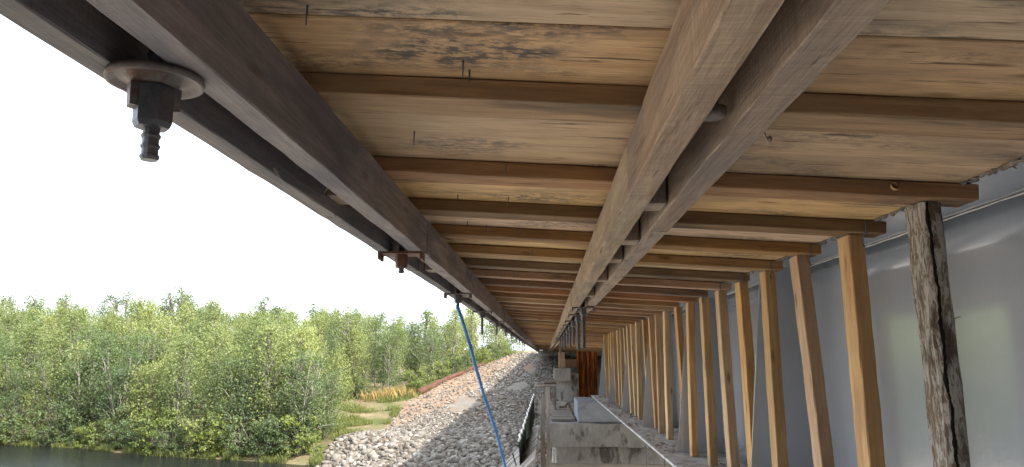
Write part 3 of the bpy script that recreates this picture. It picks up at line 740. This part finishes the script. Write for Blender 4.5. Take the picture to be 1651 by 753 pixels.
# ------------------------------------------------------------------ tie rods
def rod_profile(z0, z1, r):
    """ribbed bar profile downwards from z0 to z1"""
    pr = []; z = z0
    while z > z1 + .004:
        pr += [(r, z), (r, z - .0065), (r * 1.17, z - .0085), (r * 1.17, z - .0115), (r, z - .0135)]; z -= .015
    pr.append((r, z)); pr.append((r * .85, z1)); return pr
def tie_rod(x, y, zb, drop, label, group, style, rotz=0.0, r=.0105, lean=0.0):
    t = thing('tie_rod', (x, y, zb + H), label, 'tie rod', group); t.rotation_euler = (R(lean), 0, rotz)
    def part(nm, vf, mat, smooth=False): return from_data(nm, vf[0], vf[1], mat, t, t.location, smooth, local=True) if False else _loc(nm, vf, mat, t, smooth)
    top = .13
    part('bar', lathe(rod_profile(top, -drop, r), 12), M['steel'])
    if style == 'dish':
        prof = [(.012, -.016), (.03, -.016), (.039, -.008), (.054, -.006), (.061, -.012), (.0655, -.012), (.0665, -.006), (.065, -.001), (.05, -.001), (.012, -.001)]
        part('washer_plate', lathe(prof, 40), M['plate'], True)
        part('nut', lathe([(.0125, -.0165), (.0255, -.0165), (.027, -.019), (.027, -.070), (.0235, -.078), (.0125, -.078)], 6), M['steel'])
        for a in (.45, .45 + math.pi):
            c_, s_ = math.cos(a), math.sin(a); vv = []
            for (u, w, z) in [(.020, -.012, -.017), (.034, -.012, -.017), (.034, .012, -.017), (.020, .012, -.017), (.020, -.012, -.052), (.033, -.011, -.050), (.033, .011, -.050), (.020, .012, -.052)]: vv.append((u*c_ - w*s_, u*s_ + w*c_, z))
            part('nut_lug', (vv, [(0,3,2,1), (4,5,6,7), (0,1,5,4), (1,2,6,5), (2,3,7,6), (3,0,4,7)]), M['plate'])
    else:
        w, l, th = (.048, .085, .009)
        sec = [(-l, -.001), (l, -.001), (l, -.030), (l - th, -.030), (l - th, -th), (-l + th, -th), (-l + th, -.030), (-l, -.030)]
        n = 8; vv = [(a, -w, b) for a, b in sec] + [(a, w, b) for a, b in sec]
        part('washer_plate', (vv, [(0, 1, 4, 5), (1, 2, 3, 4), (5, 6, 7, 0), (n+5, n+4, n+1, n), (n+4, n+3, n+2, n+1), (n, n+7, n+6, n+5)] + [(i, n+i, n+(i+1) % n, (i+1) % n) for i in range(n)]), M['plate_red'] if style == 'red' else M['plate'])
        part('nut', lathe([(.0125, -.0095), (.023, -.0095), (.024, -.012), (.024, -.055), (.021, -.060), (.0125, -.060)], 6), M['plate_red'] if style == 'red' else M['steel'])
    return t
def _loc(nm, vf, mat, t, smooth):
    me = bpy.data.meshes.new(nm); me.from_pydata([tuple(v) for v in vf[0]], [], vf[1]); me.materials.append(mat)
    if smooth: me.polygons.foreach_set('use_smooth', [True] * len(me.polygons))
    o = bpy.data.objects.new(nm, me); C.objects.link(o); o.parent = t; return o
XL, XC = -.556, .283
ORD = ['first', 'second', 'third', 'fourth', 'fifth', 'sixth', 'seventh', 'eighth', 'ninth', 'tenth', 'eleventh', 'twelfth', 'thirteenth', 'fourteenth', 'fifteenth', 'sixteenth', 'seventeenth', 'eighteenth', 'nineteenth', 'twentieth', 'twenty-first', 'twenty-second', 'twenty-third', 'twenty-fourth', 'twenty-fifth', 'twenty-sixth', 'twenty-seventh', 'twenty-eighth']
tie_rod(XL - .004, 1.0, .4005, .125, 'large ribbed rod end with round dished plate and nut under the near left beam', 'rods along the outer beam', 'dish', .25, r=.0115)
tie_rod(XL, 2.84, .4005, .075, 'short bolt with rust red plate under the outer left beam', 'rods along the outer beam', 'red', .05)
tie_rod(XL, 4.72, .4005, .09, 'bolt under the outer beam from which the blue rope hangs', 'rods along the outer beam', 'plate')
drops = [.20, .15, .11, .10, .12, .09, .10, .22]
for k, y in enumerate([6.55, 8.5, 10.4, 12.3, 14.2, 16.1, 18.0, 20.0]):
    tie_rod(XL, y, .4005, drops[k], '%s thin rod hanging from the outer beam beyond the blue rope' % ORD[k], 'rods along the outer beam', 'plate', rnd.uniform(-.1, .1), lean=rnd.uniform(-2, 2))
cds = [(5.62, .30), (6.55, .30), (7.7, .24), (8.7, .26), (9.8, .2), (11.2, .24), (12.8, .2), (14.5, .3)]
for k, (y, d) in enumerate(cds):
    tie_rod(XC, y, .370, d, '%s hanging rod below the middle pair of beams counted from the near end' % ORD[k], 'rods along the middle beams', 'plate', rnd.uniform(-.1, .1), r=.0135, lean=rnd.uniform(-1.5, 1.5))
# rod head inside the gap of the middle beams, above
t = thing('gap_bolt', (.283, 1.215, .395 + H), 'round bolt head recessed in the gap between the middle beams', 'bolt')
_loc('bolt_head', lathe([(.010, .0), (.022, .002), (.024, .008), (.024, .018), (.012, .02)], 16), M['plate'], t, True); _loc('bar', lathe([(.010, .02), (.010, .12)], 10), M['steel'], t, True)

# ------------------------------------------------------------------ struts between flange and joists
post_y = [y for y in JY if 1.9 < y < 15.2]
lean = {0: (.012, -.02), 1: (.01, -.02), 2: (.045, -.06), 3: (.005, -.03), 4: (.02, -.02), 5: (.02, -.06), 6: (.01, -.02)}
XPOS = [1.12, 1.14, 1.135, 1.165, 1.175, 1.18, 1.19]
for k, y in enumerate(post_y):
    q = random.Random(900 + k); x = XPOS[k] if k < len(XPOS) else 1.19 + q.uniform(-.02, .012)
    lx, ly = lean.get(k, (q.uniform(-.03, .045), q.uniform(-.09, .05)))
    yc = y + JW / 2 + .045
    lab = 'old weathered grey flaking timber strut nearest the camera' if k == 0 else '%s yellow pine strut counted back from the weathered grey strut' % ORD[k - 1]
    w, d = (.062, .112) if k == 0 else (.052 + q.uniform(0, .006), .118 + q.uniform(-.02, .012))
    if k > 6 and q.random() < .25: w, d = d * .8, w
    top = Vector((x, yc, Zj(x) + H - .002 - FALL * w / 2)); bot = Vector((x + lx, yc + ly, ZF + H + .0005))
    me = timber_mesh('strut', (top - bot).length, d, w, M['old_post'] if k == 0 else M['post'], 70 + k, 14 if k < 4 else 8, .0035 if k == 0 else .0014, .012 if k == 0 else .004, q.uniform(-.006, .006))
    o = place('strut', me, bot, None, axis_rot(bot, top, up=(1, 0, 0)))
    tag(o, lab, 'strut', 'struts between the girder flange and the joists')
    o['_k'] = k
    if k == 0:                                           # long dark drying crack down the near face
        pass
# tie wires at the joist ends, shavings and splinters
for k, y in enumerate(post_y[1:7]):
    x = XE - .035; z0 = Zj(x) + H; pts = [(x, y - .004, z0 + JH * .9), (x - .002, y - .006, z0 + .02), (x, y - .005, z0 - .004), (x + .004, y + .03, z0 - .007), (x + .006, y + .05, z0 - .03), (x + .012, y + .045, z0 - .05)]
    v, f = tube(pts, .0028, 5); from_data('tie_wire', v, f, M['steel'], fw, pts[0])
def shaving(x, y, z, r, turns, mat):
    v, f = [], []
    for i in range(15):
        a = i / 14 * turns * 6.28; rr = r * (1 - .3 * i / 14); c = Vector((x + rr * math.cos(a) + i * .001, y - .003, z - r * .6 + rr * math.sin(a))); v += [c + Vector((0, -.007, .002)), c + Vector((.002, .007, 0))]
    f = [(2*i, 2*i+1, 2*i+3, 2*i+2) for i in range(14)]; nb = len(v); v += [p + Vector((.0008, 0, .0008)) for p in v]; f += [tuple(a + nb for a in reversed(t)) for t in f[:]]
    from_data('wood_shaving', v, f, mat, fw, (x, y, z))
shaving(.985, JY[6] - .006, Zj(.985) + H + .028, .012, .9, M['post']); shaving(.41, 1.36, .40 + H, .010, .6, M['waler'])
for (x, y, z, dx, dy, dz) in [(-.588, 1.55, .402, .010, .02, -.016), (-.517, 1.72, .402, -.012, .01, -.012), (-.60, 2.05, .402, .006, .02, -.012), (.375, 1.25, .379, .016, .02, -.018), (.20, 1.9, .372, -.012, .01, -.012)]:
    v, f = tube([(x, y, z + H + .004), (x + dx * .5, y + dy * .4, z + H + dz * .4), (x + dx, y + dy, z + H + dz)], lambda t: .003 * (1 - .8 * t), 4); from_data('splinter', v, f, M['waler'], fw, (x, y, z + H))
# ------------------------------------------------------------------ blue rope
p0, p1 = Vector((XL, 4.70, .318 + H)), Vector((-.28, 6.2, -1.05 + H)); pts = []
for i in range(121):
    t = i / 120 * 1.5; p = p0.lerp(p1, t); p.x += .018 * math.sin(t * math.pi * .66) - .0; p.z -= .03 * math.sin(min(1, t / 1.5) * math.pi); p.x += .004 * math.sin(t * 13); pts.append(p)
v, f = tube(pts, .0102, 12, 3, .55)
tag(from_data('rope', v, f, M['rope'], loc=p0, smooth=True), 'blue rope hanging taut from the outer beam towards the pier', 'rope')
# wires below the flange
for (y, lab) in ((7.25, 'thin dark wire hanging from the flange edge, the one nearer the pier'), (6.15, 'thin dark wire hanging from the flange edge, the one nearer the camera')):
    v, f = tube([(.93, y, ZF - .004 + H), (.929, y, -1.3 + H), (.931, y + .01, -2.4 + H)], .0045, 6)
    tag(from_data('hanging_wire', v, f, M['steel'], loc=(.93, y, ZF + H)), lab, 'wire')

# ------------------------------------------------------------------ pier and the things on it
pr = thing('concrete_pier', (1.8, 17, 0), 'stained concrete pier with cap and grey pedestal under the girder end', 'pier')
rough_block('cap', (.07, 14.0, -1.62 + H), (5, 20.9, -1.19 + H), M['concrete'], pr, .3, .016, 1)
rough_block('shaft', (.17, 14.2, -1.6), (4.9, 20.6, -1.622 + H), M['concrete'], pr, .5, .02, 2)
rough_block('pedestal', (.575, 14.08, -1.188 + H), (2.6, 15.9, -.815 + H), M['concrete_new'], pr, .25, .012, 3)
rough_block('bearing_pad', (1.0, 14.4, -.814 + H), (1.9, 15.5, ZF - .024 + H), M['concrete_new'], pr, .3, .004, 4)
rough_block('back_wall', (.25, 20.3, -1.188 + H), (.86, 20.85, -.44 + H), M['concrete'], pr, .25, .02, 5)
tag(rough_block('concrete_block', (.21, 20.0, -.62 + H), (.65, 20.55, -.285 + H), M['concrete'], None, .2, .012, 6), 'pale concrete block sitting on the back wall of the pier', 'block')
# rusty sheet
n = 44; v, f = [], []
for i in range(n + 1):
    x = .84 + i * (.56 / n); ph = (i % 11) / 11; d = .0 if ph < .35 else (.05 if .5 <= ph < .85 else (.05 * (ph - .35) / .15 if ph < .5 else .05 * (1 - (ph - .85) / .15)))
    for (yy, zz) in ((20.7 + d, -1.185), (20.7 + d, .15), (20.712 + d, .15), (20.712 + d, -1.185)): v.append((x, yy, zz + H))
for i in range(n):
    for k in range(4): f.append((i*4+k, i*4+(k+1) % 4, (i+1)*4+(k+1) % 4, (i+1)*4+k))
f.append((0, 1, 2, 3)); f.append((n*4+3, n*4+2, n*4+1, n*4))
tag(from_data('rusty_sheet', v, f, M['rust'], loc=(1.1, 20.7, -1.185 + H)), 'orange and dark rusty corrugated steel sheet standing behind the girder end', 'steel sheet')
tag(timber('timber_stub', (.42, 20.25, -.283 + H), (.42, 20.25, .13 + H), .17, .15, M['waler'], None, up=(0, 1, 0), seed=5), 'upright brown timber stub on the pale concrete block', 'timber')
tag(timber('short_beam', (.52, 20.6, -.16 + H), (.838, 20.6, -.16 + H), .12, .22, M['joist'], None, seed=6), 'short brown beam between the timber stub and the rusty sheet', 'timber')
# plank floor on the cap, left of the pedestal
pf = thing('plank_floor', (.2, 17, -1.15 + H), 'grey plank floor on the pier cap beside the pedestal', 'platform')
y = 14.3; k = 0
while y < 20:
    w = rnd.choice([.16, .2, .22]); timber('plank', (-.22 + rnd.uniform(-.05, .05) if y > 15.6 else .10, y + w / 2, -1.155 + H + rnd.uniform(-.004, .006)), (.56 + rnd.uniform(-.04, .0), y + w / 2, -1.155 + H + rnd.uniform(-.004, .006)), w - .012, .04, M['grey_plank'], pf, seed=400 + k, segs=3); y += w; k += 1
for k, x in enumerate((-.2, .1)): timber('bearer', (x, 15.7, -1.2 + H), (x, 20.1, -1.2 + H), .07, .045 if k else .05, M['grey_plank'], pf, seed=440 + k, segs=3) if not k else None
tag(timber('loose_plank', (.35, 17.4, -1.115 + H), (.47, 19.3, -1.115 + H), .12, .035, M['grey_plank'], None, seed=5), 'loose plank lying lengthwise on the plank floor', 'plank')
# trestle
tr = thing('timber_trestle', (.1, 17, -1.13 + H), 'small timber trestle with crossed braces and boards on top', 'trestle')
for i, yy in enumerate((16.8, 17.25)):
    for x in (-.0, .2): timber('leg', (x, yy, -1.13 + H), (x, yy, -.64 + H), .045, .045, M['grey_plank'], tr, up=(0, 1, 0), seed=50 + i, segs=2)
    timber('brace', (-.0, yy - .03, -1.08 + H), (.2, yy - .03, -.72 + H), .02, .045, M['grey_plank'], tr, up=(0, 0, 1), seed=52, segs=2)
    timber('brace', (-.0, yy - .055, -.72 + H), (.2, yy - .055, -1.08 + H), .02, .045, M['grey_plank'], tr, up=(0, 0, 1), seed=53, segs=2)
for i in range(4): timber('top_board', (-.24 + .02 * i, 16.72 + i * .17, -.615 + H + .03 * (i % 2)), (.26 - .03 * i, 16.76 + i * .17, -.605 + H + .03 * (i % 2)), .15, .04, M['grey_plank'], tr, seed=60 + i, segs=2)
for i in range(2): timber('loose_top_board', (-.05, 16.85 + i * .2, -.55 + H + .012), (.22, 16.85 + i * .2, -.54 + H + .012), .13, .05, M['grey_plank'], tr, seed=64 + i, segs=2)
# scaffold posts
tag(timber('scaffold_post', (-.055, 12.4, -2.6 + H), (-.055, 12.4, -.66 + H), .075, .08, M['grey_plank'], None, up=(0, 1, 0), seed=70, segs=6), 'upright grey scaffold post left of the pier, the shorter front one', 'post', 'scaffold posts')
tag(timber('scaffold_post', (.035, 13.0, -2.6 + H), (.035, 13.0, -.50 + H), .06, .06, M['grey_plank'], None, up=(0, 1, 0), seed=71, segs=6), 'upright grey scaffold post left of the pier, the taller one behind', 'post', 'scaffold posts')
sc = thing('pier_railing', (1.2, 13.7, -2.3 + H), 'grey timber rails in front of the lower pier', 'railing')
timber('rail', (.06, 13.72, -1.90 + H), (2.6, 13.72, -1.92 + H), .05, .10, M['grey_plank'], sc, seed=80)
timber('rail', (.06, 13.74, -2.10 + H), (2.6, 13.74, -2.10 + H), .05, .08, M['grey_plank'], sc, seed=81)
for i in range(7): timber('upright', (.14 + i * .33, 13.80, -2.6 + H), (.14 + i * .33, 13.80, -1.88 + H), .05, .06, M['grey_plank'], sc, up=(0, 1, 0), seed=82 + i, segs=3)
v, f = tube([(.12, 13.9, -2.6 + H), (.125, 13.9, -1.63 + H)], .028, 10)
tag(from_data('white_pipe', v, f, M['white'], loc=(.12, 13.9, -2.6 + H), smooth=True), 'white pipe standing at the corner of the lower pier', 'pipe')
# green netting with white hem along the walkway
v, f = [], []; ny = 40; nz = 8
for i in range(ny + 1):
    y = 9.3 + i * (11.5 / ny)
    for j in range(nz + 1):
        z = -1.0 - .62 * j / nz; x = -.335 + .02 * math.sin(i * .9 + j * .5) * j / nz + .012 * math.sin(i * 2.3) + .008 * j / nz; v.append((x, y, z + H + .012 * math.sin(i * .8)))
for i in range(ny):
    for j in range(nz): a = i*(nz+1)+j; f.append((a, a+nz+1, a+nz+2, a+1))
nb = len(v); v += [(a + .004, b_, c) for a, b_, c in v]; f += [tuple(k + nb for k in reversed(t)) for t in f[:]]
nt = thing('safety_net', (-.33, 9.3, -1.6 + H), 'dark green netting with white hem along the walkway to the pier', 'net')
from_data('netting', v, f, M['mesh'], nt, smooth=True)
hp = [(-.335 + .012 * math.sin(i * 2.3), 9.3 + i * (11.5 / ny), -1.0 + H + .012 * math.sin(i * .8)) for i in range(ny + 1)]
v, f = tube(hp, .014, 6); from_data('hem', v, f, M['white'], nt, smooth=True)
# sloping plank apron
ap = thing('plank_apron', (-.5, 10.8, -1.6 + H), 'sloping apron of grey planks left of the scaffold posts', 'platform')
y = 8.6; k = 0
while y < 12.3:
    w = .2; timber('plank', (-1.15 + rnd.uniform(-.05, .05), y + w / 2, -2.14 + H + rnd.uniform(-.006, .006)), (-.115, y + w / 2, -1.12 + H + rnd.uniform(-.006, .006)), w - .014, .035, M['grey_plank'], ap, seed=500 + k, segs=4); y += w; k += 1
tag(timber('green_stake', (-.375, 9.9, -1.42 + H), (-.43, 9.75, -1.20 + H), .016, .016, M['mesh'], None, seed=3, segs=2, up=(0, 1, 0)), 'short dark green stake leaning at the low end of the netting', 'stake')
tag(rough_block('light_block_wall', (-2.4, -2.0, .2), (9, -1.25, .53 + H), M['concrete'], None, .8, .02, 9), 'unseen concrete wall added behind the near end of the formwork to block light', 'abutment')  # unseen wall added behind the camera to keep light off camera-facing timber
tag(rough_block('abutment', (-.6, 57.2, 1.5), (9, 58.6, .53 + H), M['concrete'], None, .8, .02, 8), 'concrete abutment at the far end of the bridge', 'abutment')
